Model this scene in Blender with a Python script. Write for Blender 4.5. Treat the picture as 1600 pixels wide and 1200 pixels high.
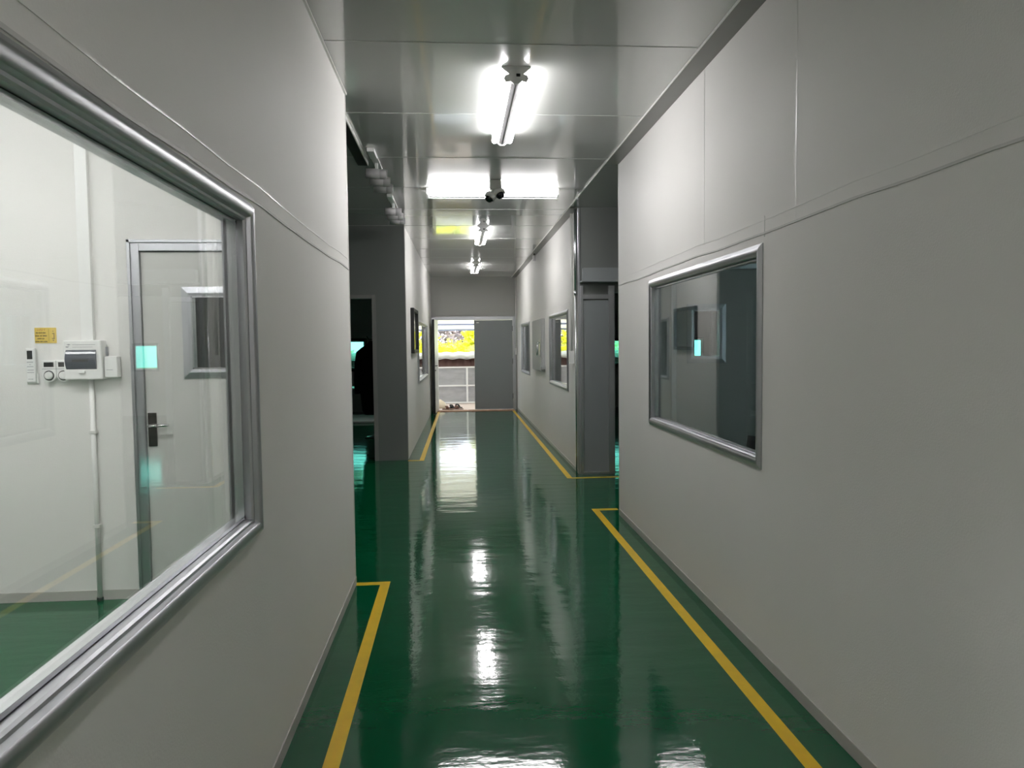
import bpy, bmesh, math, random
from mathutils import Vector, Matrix
random.seed(7)
PI = math.pi
for o in list(bpy.data.objects): bpy.data.objects.remove(o)
SC = bpy.context.scene
COL = SC.collection

# ------------------------------------------------------------------ camera
yaw, pit, rol = .07476, -.05369, -.01089
fw = Vector((math.sin(yaw)*math.cos(pit), math.cos(yaw)*math.cos(pit), math.sin(pit)))
r0 = Vector((math.cos(yaw), -math.sin(yaw), 0)); u0 = r0.cross(fw)
rr = math.cos(rol)*r0 + math.sin(rol)*u0
uu = -math.sin(rol)*r0 + math.cos(rol)*u0
cam = bpy.data.cameras.new('camera'); co = bpy.data.objects.new('camera', cam); COL.objects.link(co)
mw = Matrix((rr, uu, -fw)).transposed().to_4x4(); mw.translation = (0, 0, 1.5)
co.matrix_world = mw
cam.sensor_width = 36; cam.sensor_fit = 'HORIZONTAL'; cam.lens = 1157.3/1600*36
cam.clip_start = .02; cam.clip_end = 300
SC.camera = co
# ------------------------------------------------------------------ sky, sun, exposure
w = bpy.data.worlds.new('sky'); SC.world = w; w.use_nodes = True
bg = w.node_tree.nodes['Background']
bg.inputs[0].default_value = (.80, .90, 1.0, 1); bg.inputs[1].default_value = 4.5
sl = bpy.data.lights.new('sun', 'SUN'); sl.energy = 5.5; sl.angle = .05; sl.color = (1, .95, .85)
so = bpy.data.objects.new('sun', sl); COL.objects.link(so)
so.rotation_euler = (math.radians(38), 0, math.radians(20))
vs = SC.view_settings
vs.view_transform = 'Standard'; vs.look = 'None'; vs.gamma = 1; vs.use_curve_mapping = False
vs.exposure = 1.0
TUBE = 27.0

# ------------------------------------------------------------------ materials
def mat(name, col, rough=.5, metal=0, var=.06, vscale=3, bump=0, bscale=60, spec=.5, coat=0, stretch=None):
    m = bpy.data.materials.new(name); m.use_nodes = True
    nt = m.node_tree; b = nt.nodes['Principled BSDF']
    tc = nt.nodes.new('ShaderNodeTexCoord'); mp = nt.nodes.new('ShaderNodeMapping')
    nt.links.new(tc.outputs['Object'], mp.inputs[0])
    if stretch: mp.inputs['Scale'].default_value = stretch
    n = nt.nodes.new('ShaderNodeTexNoise'); n.inputs['Scale'].default_value = vscale; n.inputs['Detail'].default_value = 4
    nt.links.new(mp.outputs[0], n.inputs[0])
    mx = nt.nodes.new('ShaderNodeMix'); mx.data_type = 'RGBA'
    c = col
    mx.inputs[6].default_value = (*[x*(1-var) for x in c], 1)
    mx.inputs[7].default_value = (*[min(1, x*(1+var)) for x in c], 1)
    nt.links.new(n.outputs['Fac'], mx.inputs[0]); nt.links.new(mx.outputs[2], b.inputs['Base Color'])
    b.inputs['Roughness'].default_value = rough; b.inputs['Metallic'].default_value = metal
    b.inputs['Specular IOR Level'].default_value = spec
    if coat: b.inputs['Coat Weight'].default_value = coat; b.inputs['Coat Roughness'].default_value = .04
    if bump:
        n2 = nt.nodes.new('ShaderNodeTexNoise'); n2.inputs['Scale'].default_value = bscale; n2.inputs['Detail'].default_value = 3
        nt.links.new(mp.outputs[0], n2.inputs[0])
        bp = nt.nodes.new('ShaderNodeBump'); bp.inputs['Strength'].default_value = bump; bp.inputs['Distance'].default_value = .01
        nt.links.new(n2.outputs['Fac'], bp.inputs['Height']); nt.links.new(bp.outputs[0], b.inputs['Normal'])
    return m
def emit(name, col, s):
    m = bpy.data.materials.new(name); m.use_nodes = True; nt = m.node_tree; nt.nodes.clear()
    e = nt.nodes.new('ShaderNodeEmission'); o = nt.nodes.new('ShaderNodeOutputMaterial')
    e.inputs[0].default_value = (*col, 1); e.inputs[1].default_value = s; nt.links.new(e.outputs[0], o.inputs[0]); return m
def glass(name, tint):
    m = bpy.data.materials.new(name); m.use_nodes = True; nt = m.node_tree; nt.nodes.clear()
    o = nt.nodes.new('ShaderNodeOutputMaterial'); t = nt.nodes.new('ShaderNodeBsdfTransparent'); g = nt.nodes.new('ShaderNodeBsdfGlossy')
    g.inputs['Roughness'].default_value = 0.0; g.inputs[0].default_value = (1, 1, 1, 1); t.inputs[0].default_value = (*tint, 1)
    lw = nt.nodes.new('ShaderNodeLayerWeight'); lw.inputs[0].default_value = .5
    p = nt.nodes.new('ShaderNodeMath'); p.operation = 'POWER'; p.inputs[1].default_value = 5; nt.links.new(lw.outputs['Facing'], p.inputs[0])
    a = nt.nodes.new('ShaderNodeMath'); a.operation = 'MULTIPLY_ADD'; a.inputs[1].default_value = .95; a.inputs[2].default_value = .045
    nt.links.new(p.outputs[0], a.inputs[0])
    mx = nt.nodes.new('ShaderNodeMixShader'); nt.links.new(a.outputs[0], mx.inputs[0]); nt.links.new(t.outputs[0], mx.inputs[1]); nt.links.new(g.outputs[0], mx.inputs[2])
    nt.links.new(mx.outputs[0], o.inputs[0]); return m
M = {}
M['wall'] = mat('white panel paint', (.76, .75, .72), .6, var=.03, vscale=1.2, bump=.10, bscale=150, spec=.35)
M['ceiling'] = mat('glossy ceiling sheet', (.54, .55, .525), .22, var=.04, vscale=1.0, bump=.012, bscale=5, spec=.8, coat=1.0)
M['trim'] = mat('grey trim paint', (.24, .24, .225), .35, var=.06, vscale=8)
M['bead'] = mat('pale trim bead', (.75, .75, .72), .35)
M['skirt'] = mat('skirting strip', (.46, .44, .41), .5, var=.12, vscale=9)
M['caulk'] = mat('joint strip', (.74, .735, .70), .3, var=.06, vscale=10, bump=.25, bscale=30)
M['caulkd'] = mat('grey joint strip', (.56, .555, .53), .5, var=.06, vscale=10)
M['alu'] = mat('brushed aluminium', (.52, .53, .55), .40, 1, var=.10, vscale=5, bump=.02, bscale=80)
M['alub'] = mat('bright aluminium', (.72, .74, .76), .26, 1, var=.06, vscale=6)
M['leaf'] = mat('door leaf paint', (.60, .60, .57), .35, var=.03, vscale=2, bump=.02, bscale=100)
M['greydoor'] = mat('grey door paint', (.27, .29, .295), .3, var=.03, vscale=2)
M['cabinet'] = mat('cabinet paint', (.42, .43, .42), .6, var=.03)
M['bay'] = mat('shaded bay panel', (.18, .19, .182), .4, var=.04, vscale=1.5, bump=.03, bscale=120)  # white panels darkened in colour to carry the shade of the bays
M['chrome'] = mat('chrome', (.7, .7, .7), .14, 1, var=.03)
M['steel'] = mat('dark steel', (.16, .15, .14), .25, 1, var=.1)
M['white'] = mat('white plastic', (.80, .80, .78), .32, var=.02)
M['offwhite'] = mat('off white plastic', (.70, .70, .66), .35, var=.04)
M['lampgrey'] = mat('shaded reflector body', (.30, .30, .30), .4, var=.04)  # body coloured grey for the shade between the tubes
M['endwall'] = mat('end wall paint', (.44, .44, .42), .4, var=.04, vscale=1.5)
M['screen'] = mat('dark display', (.02, .022, .02), .2, var=.1)
M['black'] = mat('black rubber', (.012, .012, .012), .5, var=.2)
M['gloss_black'] = mat('black dome', (.01, .01, .012), .08, var=.1)
M['cloth'] = mat('black cloth', (.006, .006, .007), .9, var=.3, vscale=12, bump=.3, bscale=30)
M['smoke'] = mat('smoked cover', (.05, .06, .08), .12, var=.15, vscale=20)
M['yellow'] = mat('yellow floor paint', (.78, .50, .008), .34, var=.12, vscale=14, bump=.03, bscale=60)
M['sign'] = mat('yellow sticker', (.72, .52, .10), .4, var=.05)
M['red'] = mat('red print', (.45, .06, .02), .5)
M['ink'] = mat('dark print', (.07, .045, .01), .5)
M['inkgrey'] = mat('grey print', (.30, .31, .33), .5)
M['tube'] = emit('fluorescent tube', (1.0, .975, .985), TUBE)
M['glass'] = glass('clear glass', (.975, .99, .985))
M['greyglass'] = glass('grey glass', (.78, .86, .85))
M['teal'] = glass('teal glass', (.30, .64, .56))
M['picture'] = mat('dark picture print', (.10, .12, .10), .12, var=.6, vscale=5, coat=.6)
M['spot'] = mat('grey lamp metal', (.52, .50, .51), .4, var=.03)
M['mat'] = mat('pink floor cloth', (.42, .24, .17), .9, var=.6, vscale=9, bump=.4, bscale=50)
M['concrete'] = mat('pale concrete', (.62, .52, .49), .8, var=.1, vscale=6)
M['sheet'] = mat('galvanised sheet', (.40, .40, .42), .5, var=.35, vscale=3, stretch=(1, 1, 3))
M['rail'] = mat('white rail paint', (.85, .85, .85), .4)
M['brown'] = mat('brown corrugated sheet', (.13, .065, .06), .5, var=.15, vscale=6)
M['purlin'] = mat('blue grey purlin', (.30, .33, .52), .5)
M['grass'] = mat('grassy ground', (.25, .35, .05), .9, var=.4, vscale=2)
M['sack'] = mat('white sack', (.75, .66, .52), .8, var=.15, vscale=12, bump=.4, bscale=20)
M['sandal'] = mat('brown rubber', (.16, .07, .045), .6, var=.3, vscale=12)
M['seat'] = mat('black chair fabric', (.02, .024, .024), .7, var=.2, vscale=30)
def leafmat(name, c):
    m = mat(name, c, .45, var=.35, vscale=4)
    b = m.node_tree.nodes['Principled BSDF']; b.inputs['Subsurface Weight'].default_value = 0
    nt = m.node_tree; t = nt.nodes.new('ShaderNodeBsdfTranslucent'); t.inputs[0].default_value = (c[0]*1.4, c[1]*1.3, c[2], 1)
    mx = nt.nodes.new('ShaderNodeMixShader'); mx.inputs[0].default_value = .45
    nt.links.new(b.outputs[0], mx.inputs[1]); nt.links.new(t.outputs[0], mx.inputs[2]); nt.links.new(mx.outputs[0], nt.nodes['Material Output'].inputs[0]); return m
M['foliage'] = leafmat('yellow green leaves', (.42, .43, .03))
M['roofw'] = leafmat('translucent roof sheet', (.60, .61, .68))
M['haze'] = leafmat('hazy leaves', (.24, .20, .23))
M['pale'] = leafmat('silvery leaves', (.62, .68, .52))
M['frond'] = leafmat('palm leaves', (.50, .50, .03))
# floor: green epoxy, rolled on, slight orange peel and brush waves across the hall
def floor_mat():
    m = bpy.data.materials.new('green epoxy floor'); m.use_nodes = True; nt = m.node_tree; b = nt.nodes['Principled BSDF']
    tc = nt.nodes.new('ShaderNodeTexCoord')
    def noise(sc, stretch, det=3):
        mp = nt.nodes.new('ShaderNodeMapping'); mp.inputs['Scale'].default_value = stretch; nt.links.new(tc.outputs['Object'], mp.inputs[0])
        n = nt.nodes.new('ShaderNodeTexNoise'); n.inputs['Scale'].default_value = sc; n.inputs['Detail'].default_value = det
        nt.links.new(mp.outputs[0], n.inputs[0]); return n
    v = noise(1.3, (1, 1, 1))
    mx = nt.nodes.new('ShaderNodeMix'); mx.data_type = 'RGBA'
    mx.inputs[6].default_value = (.0008, .078, .028, 1); mx.inputs[7].default_value = (.0014, .100, .038, 1)
    nt.links.new(v.outputs[0], mx.inputs[0]); nt.links.new(mx.outputs[2], b.inputs['Base Color'])
    b.inputs['Roughness'].default_value = .075; b.inputs['IOR'].default_value = 1.5
    b1 = nt.nodes.new('ShaderNodeBump'); b1.inputs['Strength'].default_value = .42; b1.inputs['Distance'].default_value = .006
    nt.links.new(noise(2.4, (.8, 2.2, 1), 2).outputs[0], b1.inputs['Height'])
    b2 = nt.nodes.new('ShaderNodeBump'); b2.inputs['Strength'].default_value = .12; b2.inputs['Distance'].default_value = .002
    b3 = nt.nodes.new('ShaderNodeBump'); b3.inputs['Strength'].default_value = .22; b3.inputs['Distance'].default_value = .005
    nt.links.new(noise(4.5, (.7, 2.2, 1), 4).outputs[0], b3.inputs['Height'])
    nt.links.new(noise(45, (1, 1, 1), 2).outputs[0], b2.inputs['Height']); nt.links.new(b1.outputs[0], b3.inputs['Normal']); nt.links.new(b3.outputs[0], b2.inputs['Normal'])
    nt.links.new(b2.outputs[0], b.inputs['Normal'])
    return m
M['floor'] = floor_mat()

# ------------------------------------------------------------------ helpers
class MB:
    def __init__(s): s.v = []; s.f = []; s.smooth = set()
    def add(s, vs, fs, sm=False):
        k = len(s.v); s.v += [tuple(v) for v in vs]
        for f in fs:
            if sm: s.smooth.add(len(s.f))
            s.f.append(tuple(i+k for i in f))
        return s
    def box(s, x0, x1, y0, y1, z0, z1):
        x0, x1 = sorted((x0, x1)); y0, y1 = sorted((y0, y1)); z0, z1 = sorted((z0, z1))
        return s.add([(x0,y0,z0),(x1,y0,z0),(x1,y1,z0),(x0,y1,z0),(x0,y0,z1),(x1,y0,z1),(x1,y1,z1),(x0,y1,z1)],
              [(0,3,2,1),(4,5,6,7),(0,1,5,4),(1,2,6,5),(2,3,7,6),(3,0,4,7)])
    def cyl(s, a, b, r, n=16, r2=None, cap=True):
        a = Vector(a); b = Vector(b); r2 = r if r2 is None else r2; d = (b-a).normalized()
        p = d.orthogonal().normalized(); q = d.cross(p); vs = []
        for c, R in ((a, r), (b, r2)):
            for i in range(n):
                t = 2*PI*i/n; vs.append(c+(p*math.cos(t)+q*math.sin(t))*R)
        s.add(vs, [(i, (i+1) % n, n+(i+1) % n, n+i) for i in range(n)], True)
        if cap: k = len(s.v)-2*n; s.f.append(tuple(k+i for i in reversed(range(n)))); s.f.append(tuple(k+n+i for i in range(n)))
        return s
    def lathe(s, c, axis, prof, n=24):
        c = Vector(c); d = Vector(axis).normalized(); p = d.orthogonal().normalized(); q = d.cross(p); vs = []
        for (h, R) in prof:
            for i in range(n):
                t = 2*PI*i/n; vs.append(c+d*h+(p*math.cos(t)+q*math.sin(t))*max(R, 1e-4))
        fs = []
        for j in range(len(prof)-1):
            for i in range(n): fs.append((j*n+i, j*n+(i+1) % n, (j+1)*n+(i+1) % n, (j+1)*n+i))
        s.add(vs, fs, True); k = len(s.v)-n*len(prof)
        s.f.append(tuple(k+i for i in reversed(range(n)))); m = n*(len(prof)-1); s.f.append(tuple(k+m+i for i in range(n)))
        return s
    def tube(s, pts, r, n=8):
        for a, b in zip(pts, pts[1:]): s.cyl(a, b, r, n)
        return s
    def prism(s, poly, axis, a, b):
        # poly in the two other axes (in x,y,z order), extruded along axis from a to b
        n = len(poly); vs = []
        for t in (a, b):
            for (u, v) in poly:
                vs.append({'x': (t, u, v), 'y': (u, t, v), 'z': (u, v, t)}[axis])
        fs = [tuple(range(n)), tuple(n+i for i in reversed(range(n)))]+[(i, n+i, n+(i+1) % n, (i+1) % n) for i in range(n)]
        return s.add(vs, fs)
    def build(s, name, m, parent=None, bevel=0, seg=2, xf=None, subd=0):
        me = bpy.data.meshes.new(name)
        vs = s.v
        if xf: vs = [xf(Vector(v)) for v in vs]
        if parent is not None:
            r = parent
            while r.parent: r = r.parent
            L = r.location; vs = [(v[0]-L.x, v[1]-L.y, v[2]-L.z) for v in vs]
        me.from_pydata([tuple(v) for v in vs], [], s.f)
        for i in s.smooth: me.polygons[i].use_smooth = True
        bm = bmesh.new(); bm.from_mesh(me); bmesh.ops.recalc_face_normals(bm, faces=bm.faces); bm.to_mesh(me); bm.free()
        for mm in (m if isinstance(m, (list, tuple)) else [m]): me.materials.append(M[mm])
        o = bpy.data.objects.new(name, me); COL.objects.link(o)
        if parent is not None: o.parent = parent
        if bevel:
            b = o.modifiers.new('bevel', 'BEVEL'); b.width = bevel; b.segments = seg; b.limit_method = 'ANGLE'; b.angle_limit = .6
        if subd:
            b = o.modifiers.new('sub', 'SUBSURF'); b.levels = subd; b.render_levels = subd
        return o
def B(*a): return MB().box(*a)
def tag(o, label=None, cat=None, group=None, kind=None):
    if label: o['label'] = label
    if cat: o['category'] = cat
    if group: o['group'] = group
    if kind: o['kind'] = kind
    return o
def empty(name, loc, label=None, cat=None, group=None, kind=None):
    o = bpy.data.objects.new(name, None); COL.objects.link(o); o.location = loc; o.empty_display_size = .1
    return tag(o, label, cat, group, kind)
def struct(name, mb, m, label=None, cat=None, **k):
    return tag(mb.build(name, m, **k), label, cat, kind='structure')
def copy_tree(o, parent=None):
    c = o.copy(); COL.objects.link(c); c.parent = parent
    for ch in [x for x in o.children]: copy_tree(ch, c)
    return c
# wall running along axis 'x' or 'y' with rectangular holes [(a0,a1,z0,z1)]
def wallmb(axis, t0, t1, a0, a1, z1, holes=(), z0=0):
    mb = MB()
    cuts = sorted(set([a0, a1]+[h[0] for h in holes]+[h[1] for h in holes]))
    for p, q in zip(cuts, cuts[1:]):
        hs = [h for h in holes if h[0] <= p+1e-6 and h[1] >= q-1e-6]
        zs = [z0]
        for h in sorted(hs, key=lambda h: h[2]): zs += [h[2], h[3]]
        zs.append(z1)
        for a, b in zip(zs[::2], zs[1::2]):
            if b-a < 1e-4: continue
            if axis == 'y': mb.box(t0, t1, p, q, a, b)
            else: mb.box(p, q, t0, t1, a, b)
    return mb

CZ = 3.035; XL = -.652; XR = 1.406; YE = 17.0
YL = 4.655; YR = 6.33; YLF = 9.70; YRF = 8.36; XRF = 1.39
def lfx(y): return -.645+.085*(y-YLF)/7.3        # the far left wall runs slightly inwards
# ------------------------------------------------------------------ the shell
struct('floor', B(-5.3, 6.6, -4.2, YE+.1, -.1, 0), 'floor', 'glossy green epoxy floor of the corridor and rooms', 'floor')
cm = B(-5.3, 6.6, -4.2, YE+.1, CZ, CZ+.1)
for k in range(-6, 12):
    y = 3.87+1.162*k
    if -4 < y < 16.9: cm.box(-5.2, XR-.125, y-.004, y+.004, CZ-.0025, CZ)
struct('ceiling', cm, 'ceiling', 'glossy white sheet metal ceiling with cross joints', 'ceiling')
# near left wall with its big window
hl = (.42, 2.37, .95, 1.90)
m = wallmb('y', XL-.06, XL, -4.1, YL, CZ, [hl])
struct('wall_left', m, 'wall', 'near left panel wall with the large window', 'wall')
struct('wall_left_room_back', wallmb('x', YL-.125, YL, -5.2, XL-.06, CZ, [(-1.905, -.99, 0, 2.13)]), 'wall')
struct('wall_left_room_side', B(-4.3, -4.2, -4.1, YL-.125, 0, CZ), 'wall')
struct('wall_left_bay_back', wallmb('x', YLF, YLF+.1, -5.2, lfx(YLF), CZ, [(-1.95, -1.03, 0, 2.11)]), 'bay', 'panel wall face darkened for shade at the back of the dark left opening', 'wall')
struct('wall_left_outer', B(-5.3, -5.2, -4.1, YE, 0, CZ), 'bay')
# far left wall
WLF = (11.99, 14.82, .93, 1.87)
lf = wallmb('y', -.06, 0, YLF+.1, YE, CZ, [WLF])
struct('wall_left_far', lf, 'wall', 'far left panel wall beyond the side opening', 'wall', xf=lambda v: Vector((v.x+lfx(v.y), v.y, v.z)))
# near right wall
hr = (3.36, 5.26, .95, 1.905)
struct('wall_right', wallmb('y', XR, XR+.06, -4.1, YR, CZ, [hr]), 'wall', 'near right panel wall with a mid sized window', 'wall')
struct('wall_right_room_back', wallmb('x', YR-.08, YR, XR+.06, 6.5, CZ, [(1.84, 2.80, 0, 2.17)]), 'wall')
WS = (-1.5, .9, 1.2, 2.15)
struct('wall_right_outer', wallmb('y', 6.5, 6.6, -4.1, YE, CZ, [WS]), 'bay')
struct('wall_right_bay_back', wallmb('x', YRF, YRF+.1, XRF, 6.5, CZ, [(1.795, 2.95, 0, 2.07)]), 'bay', 'darkened wall with a sliding door in the right opening', 'wall')
WR1 = (9.15, 10.87, .95, 1.88); WR2 = (13.95, 15.60, .95, 1.88)
struct('wall_right_far', wallmb('y', XRF, XRF+.06, YRF+.1, YE, CZ, [WR1, WR2]), 'wall', 'far right panel wall with two windows', 'wall')
struct('wall_behind', B(-5.3, 6.6, -4.2, -4.1, 0, CZ), 'wall')
DH = (-.485, 1.325, 0, 2.09)
WTL = (-2.95, -2.07, .985, 1.61); WT1 = (3.15, 3.95, 1.03, 1.57); WT2 = (5.25, 5.75, 1.03, 1.57)
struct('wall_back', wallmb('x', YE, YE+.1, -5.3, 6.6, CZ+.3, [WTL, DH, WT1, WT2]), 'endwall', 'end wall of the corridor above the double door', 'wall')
# joint strips (two metre joint) on the walls
def joint(name, axis, t, side, a0, a1, z=2.0, low=False):
    mb = MB(); n = int(abs(a1-a0)/.35)+1; d = (.0035 if low else .0015)*side
    for zz, h in (((z-.06, .009),) if low else ((z, .005),)):
        for i in range(n):
            p = a0+(a1-a0)*i/n; q = a0+(a1-a0)*(i+1)/n
            w0 = .004*math.sin(p*3.1)+.003*math.sin(p*7.7); w1 = .004*math.sin(q*3.1)+.003*math.sin(q*7.7)
            if axis == 'y':
                mb.add([(t, p, zz+w0-h/2), (t, q, zz+w1-h/2), (t, q, zz+w1+h/2), (t, p, zz+w0+h/2),
                        (t+d, p, zz+w0-h/2), (t+d, q, zz+w1-h/2), (t+d, q, zz+w1+h/2), (t+d, p, zz+w0+h/2)],
                       [(4,5,6,7),(0,1,5,4),(3,2,6,7),(0,3,7,4),(1,2,6,5)])
            else:
                mb.add([(p, t, zz+w0-h/2), (q, t, zz+w1-h/2), (q, t, zz+w1+h/2), (p, t, zz+w0+h/2),
                        (p, t+d, zz+w0-h/2), (q, t+d, zz+w1-h/2), (q, t+d, zz+w1+h/2), (p, t+d, zz+w0+h/2)],
                       [(4,5,6,7),(0,1,5,4),(3,2,6,7),(0,3,7,4),(1,2,6,5)])
    return mb
tn = [0]
def trim(mb, m, label=None, **k):
    tn[0] += 1; return struct('trim_%d' % tn[0], mb, m, label, 'trim' if label else None, **k)
trim(joint('j', 'y', XL, 1, -4, YL-.002, 2.03), 'caulk', 'uneven double joint line along the near left wall')
jr = joint('j', 'y', XR, -1, -4, YR-.002, 2.055)
for y in (4.127,):
    jr.box(XR-.0015, XR, y-.002, y+.002, 2.05, 3.02)
jr.box(XR-.0006, XR, 2.990, 3.0, 1.99, 3.02); jr.box(XR-.002, XR, 3.30, 3.305, 1.975, 2.07)
trim(jr, 'caulk', 'uneven double joint line along the near right wall')
trim(joint('j', 'y', XRF, -1, YRF+.12, YE, 2.02), 'caulk', 'joint line along the far right wall')
trim(joint('j', 'x', YL-.125, -1, -4.2, -1.92, 2.03), 'caulk', 'joint line along the back wall of the left room')
trim(joint('j', 'y', XL, 1, -4, YL-.002, 2.03, True), 'caulkd', 'lower grey joint line along the near left wall')
trim(joint('j', 'y', XR, -1, -4, YR-.002, 2.055, True), 'caulkd', 'lower grey joint line along the near right wall')
# flat grey strip along the ceiling on the right, pale inner lip
trim(B(1.290, XR, -4.1, YR, CZ-.012, CZ).box(1.290, XRF, YRF, YE, CZ-.012, CZ), 'trim', 'flat grey strip where the right walls meet the ceiling')
trim(B(1.2865, 1.290, -4.1, YE, CZ-.014, CZ), 'bead', 'thin pale lip running the length of the ceiling on the right')
trim(B(XL, XL+.012, -4.1, YL, CZ-.012, CZ), 'bead', 'thin pale bead on top of the near left wall')
trim(B(XL-.004, XL+.003, YL-.012, YL+.004, 0, CZ), 'bead', 'pale edge on the free end of the near left wall', bevel=.002)
trim(B(XR-.003, XR+.004, YR-.012, YR+.004, 0, CZ), 'bead', 'pale edge on the free end of the near right wall', bevel=.002)
trim(B(XRF-.004, XRF+.022, YRF-.012, YRF+.012, 0, CZ-.012), 'alu', 'aluminium corner strip on the far right wall', bevel=.003)
# skirting
struct('baseboard_left', B(XL, XL+.006, -4, YL-.002, 0, .055), 'skirt', bevel=.002)
struct('baseboard_right', B(XR-.006, XR, -4, YR-.002, 0, .055), 'skirt', bevel=.002)
struct('baseboard_left_room', B(-4.2, -1.91, YL-.131, YL-.125, 0, .06), 'skirt', bevel=.002)
struct('baseboard_right_far', B(XRF-.006, XRF, YRF+.03, YE, 0, .045), 'skirt', bevel=.002)

# ------------------------------------------------------------------ windows
wn = [0]
def window(axis, face, side, a0, a1, z0, z1, label, wf=.055, bulge=.03, depth=.06, pane='glass', xf=None, frame='alu', both=True):
    """opening a0..a1, z0..z1 in a wall whose visible face is at `face`; side = outward normal sign"""
    wn[0] += 1
    root = empty('window_%d' % wn[0], ((face, (a0+a1)/2, z0) if axis == 'y' else ((a0+a1)/2, face, z0)), label, 'window', kind='structure')
    # rounded profile: (offset outward in plane from opening edge, height above the wall face)
    prof = [(-.010, -.016), (-.010, .002), (-.006, .008), (0, .010), (.004, bulge*.75), (wf*.2, bulge*.95), (wf*.42, bulge), (wf*.60, bulge*.93), (wf*.64, bulge*.84), (wf*.98, bulge*.30), (wf, bulge*.22), (wf, 0), (.0, 0), (0, -.016)]
    def ring(fc, sd, prof=prof):
        mb = MB(); n = len(prof)
        C4 = ((a0, z0, -1, -1), (a1, z0, 1, -1), (a1, z1, 1, 1), (a0, z1, -1, 1))
        for c in range(4):
            vs = []
            for (ca, cz, sa, sz) in (C4[c], C4[(c+1) % 4]):
                for (o, h) in prof:
                    A = ca+sa*o; Z = cz+sz*o; T = fc+sd*h
                    vs.append((T, A, Z) if axis == 'y' else (A, T, Z))
            fs = [(i, (i+1) % n, n+(i+1) % n, n+i) for i in range(n)]
            for q, f in enumerate(fs): 
                if 4 <= q <= 6: mb.smooth.add(len(mb.f)+q)
            mb.add(vs, fs)
        return mb
    ring(face, side).build('window_frame', frame, root, xf=xf)
    if both:
        ring(face-side*depth, -side, [(0, -.01), (0, .006), (wf*.8, .006), (wf, 0), (0, 0)]).build('window_frame', frame, root, xf=xf)
    # inner lining + bright glazing bead
    mid = face-side*depth*.5; ln = MB(); th = .012
    lo, hi = sorted((face-side*.028, face-side*(depth-.028)))
    def bx(p, q, a, b, s0, s1):
        return (s0, s1, p, q, a, b) if axis == 'y' else (p, q, s0, s1, a, b)
    ln.box(*bx(a0-.001, a0+th, z0, z1, lo, hi)).box(*bx(a1-th, a1+.001, z0, z1, lo, hi)).box(*bx(a0, a1, z0-.001, z0+th, lo, hi)).box(*bx(a0, a1, z1-th, z1+.001, lo, hi))
    ln.build('window_lining', frame, root, xf=xf)
    bd = MB(); t2 = .022; l2, h2 = mid-.014, mid+.014
    bd.box(*bx(a0+th, a0+t2, z0+th, z1-th, l2, h2)).box(*bx(a1-t2, a1-th, z0+th, z1-th, l2, h2)).box(*bx(a0+th, a1-th, z0+th, z0+t2, l2, h2)).box(*bx(a0+th, a1-th, z1-t2, z1-th, l2, h2))
    bd.build('glazing_bead', 'alub', root, xf=xf)
    B(*bx(a0+t2-.003, a1-t2+.003, z0+t2-.003, z1-t2+.003, mid-.0025, mid+.0025)).build('window_pane', pane, root, xf=xf)
    return root
window('y', XL, 1, *hl, 'large aluminium framed window in the near left wall')
window('y', XR, -1, *hr, 'aluminium framed window in the near right wall', wf=.045, bulge=.016)
window('y', 0, 1, *WLF, 'window in the far left wall mirroring the garden', wf=.045, bulge=.03, xf=lambda v: Vector((v.x+lfx(v.y), v.y, v.z)))
window('y', XRF, -1, *WR1, 'nearer window of the far right wall, mirroring the doorway', wf=.045, bulge=.02)
window('y', XRF, -1, *WR2, 'farther window of the far right wall, beside the end wall', wf=.045, bulge=.02)
window('x', YE, -1, *WTL, 'teal glazed window seen through the dark left doorway', pane='teal', wf=.06, frame='steel')
window('x', YE, -1, *WT1, 'teal glazed window glimpsed beside the right wall end', pane='teal', wf=.04, frame='steel')
window('x', YE, -1, *WT2, 'teal glazed window glimpsed through the right room door', pane='teal', wf=.04, frame='steel')

window('y', 6.5, -1, *WS, 'unseen side window added to light the right room', pane='greyglass', wf=.05, depth=.1, frame='steel')  # added, unseen, to bring daylight into the right room
# ------------------------------------------------------------------ doors
def vision(root, x0, x1, z0, z1, y, side, w=.055, th=.04):
    """framed glass light in a door leaf; front face at y, side = outward"""
    pr = [(0, 0), (0, .012), (w*.35, .014), (w, .008), (w, 0)]
    for fc, sd in ((y, side), (y-side*th, -side)):
        mb = MB(); n = len(pr); vs = []
        for (cx, cz, sx, sz) in ((x0, z0, -1, -1), (x1, z0, 1, -1), (x1, z1, 1, 1), (x0, z1, -1, 1)):
            for (o, h) in pr: vs.append((cx+sx*o, fc+sd*h, cz+sz*o))
        fs = [(c*n+i, c*n+(i+1) % n, ((c+1) % 4)*n+(i+1) % n, ((c+1) % 4)*n+i) for c in range(4) for i in range(n)]
        f = mb.add(vs, fs).build('vision_frame', 'alu', root)
    g = MB(); t = .008
    g.box(x0, x0+t, y-side*th, y+side*.014, z0, z1).box(x1-t, x1, y-side*th, y+side*.014, z0, z1).box(x0, x1, y-side*th, y+side*.014, z0, z0+t).box(x0, x1, y-side*th, y+side*.014, z1-t, z1)
    g.build('glazing_bead', 'alub', root)
    B(x0+.004, x1-.004, y-side*th*.5-.002, y-side*th*.5+.002, z0+.004, z1-.004).build('vision_pane', 'glass', root)
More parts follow.
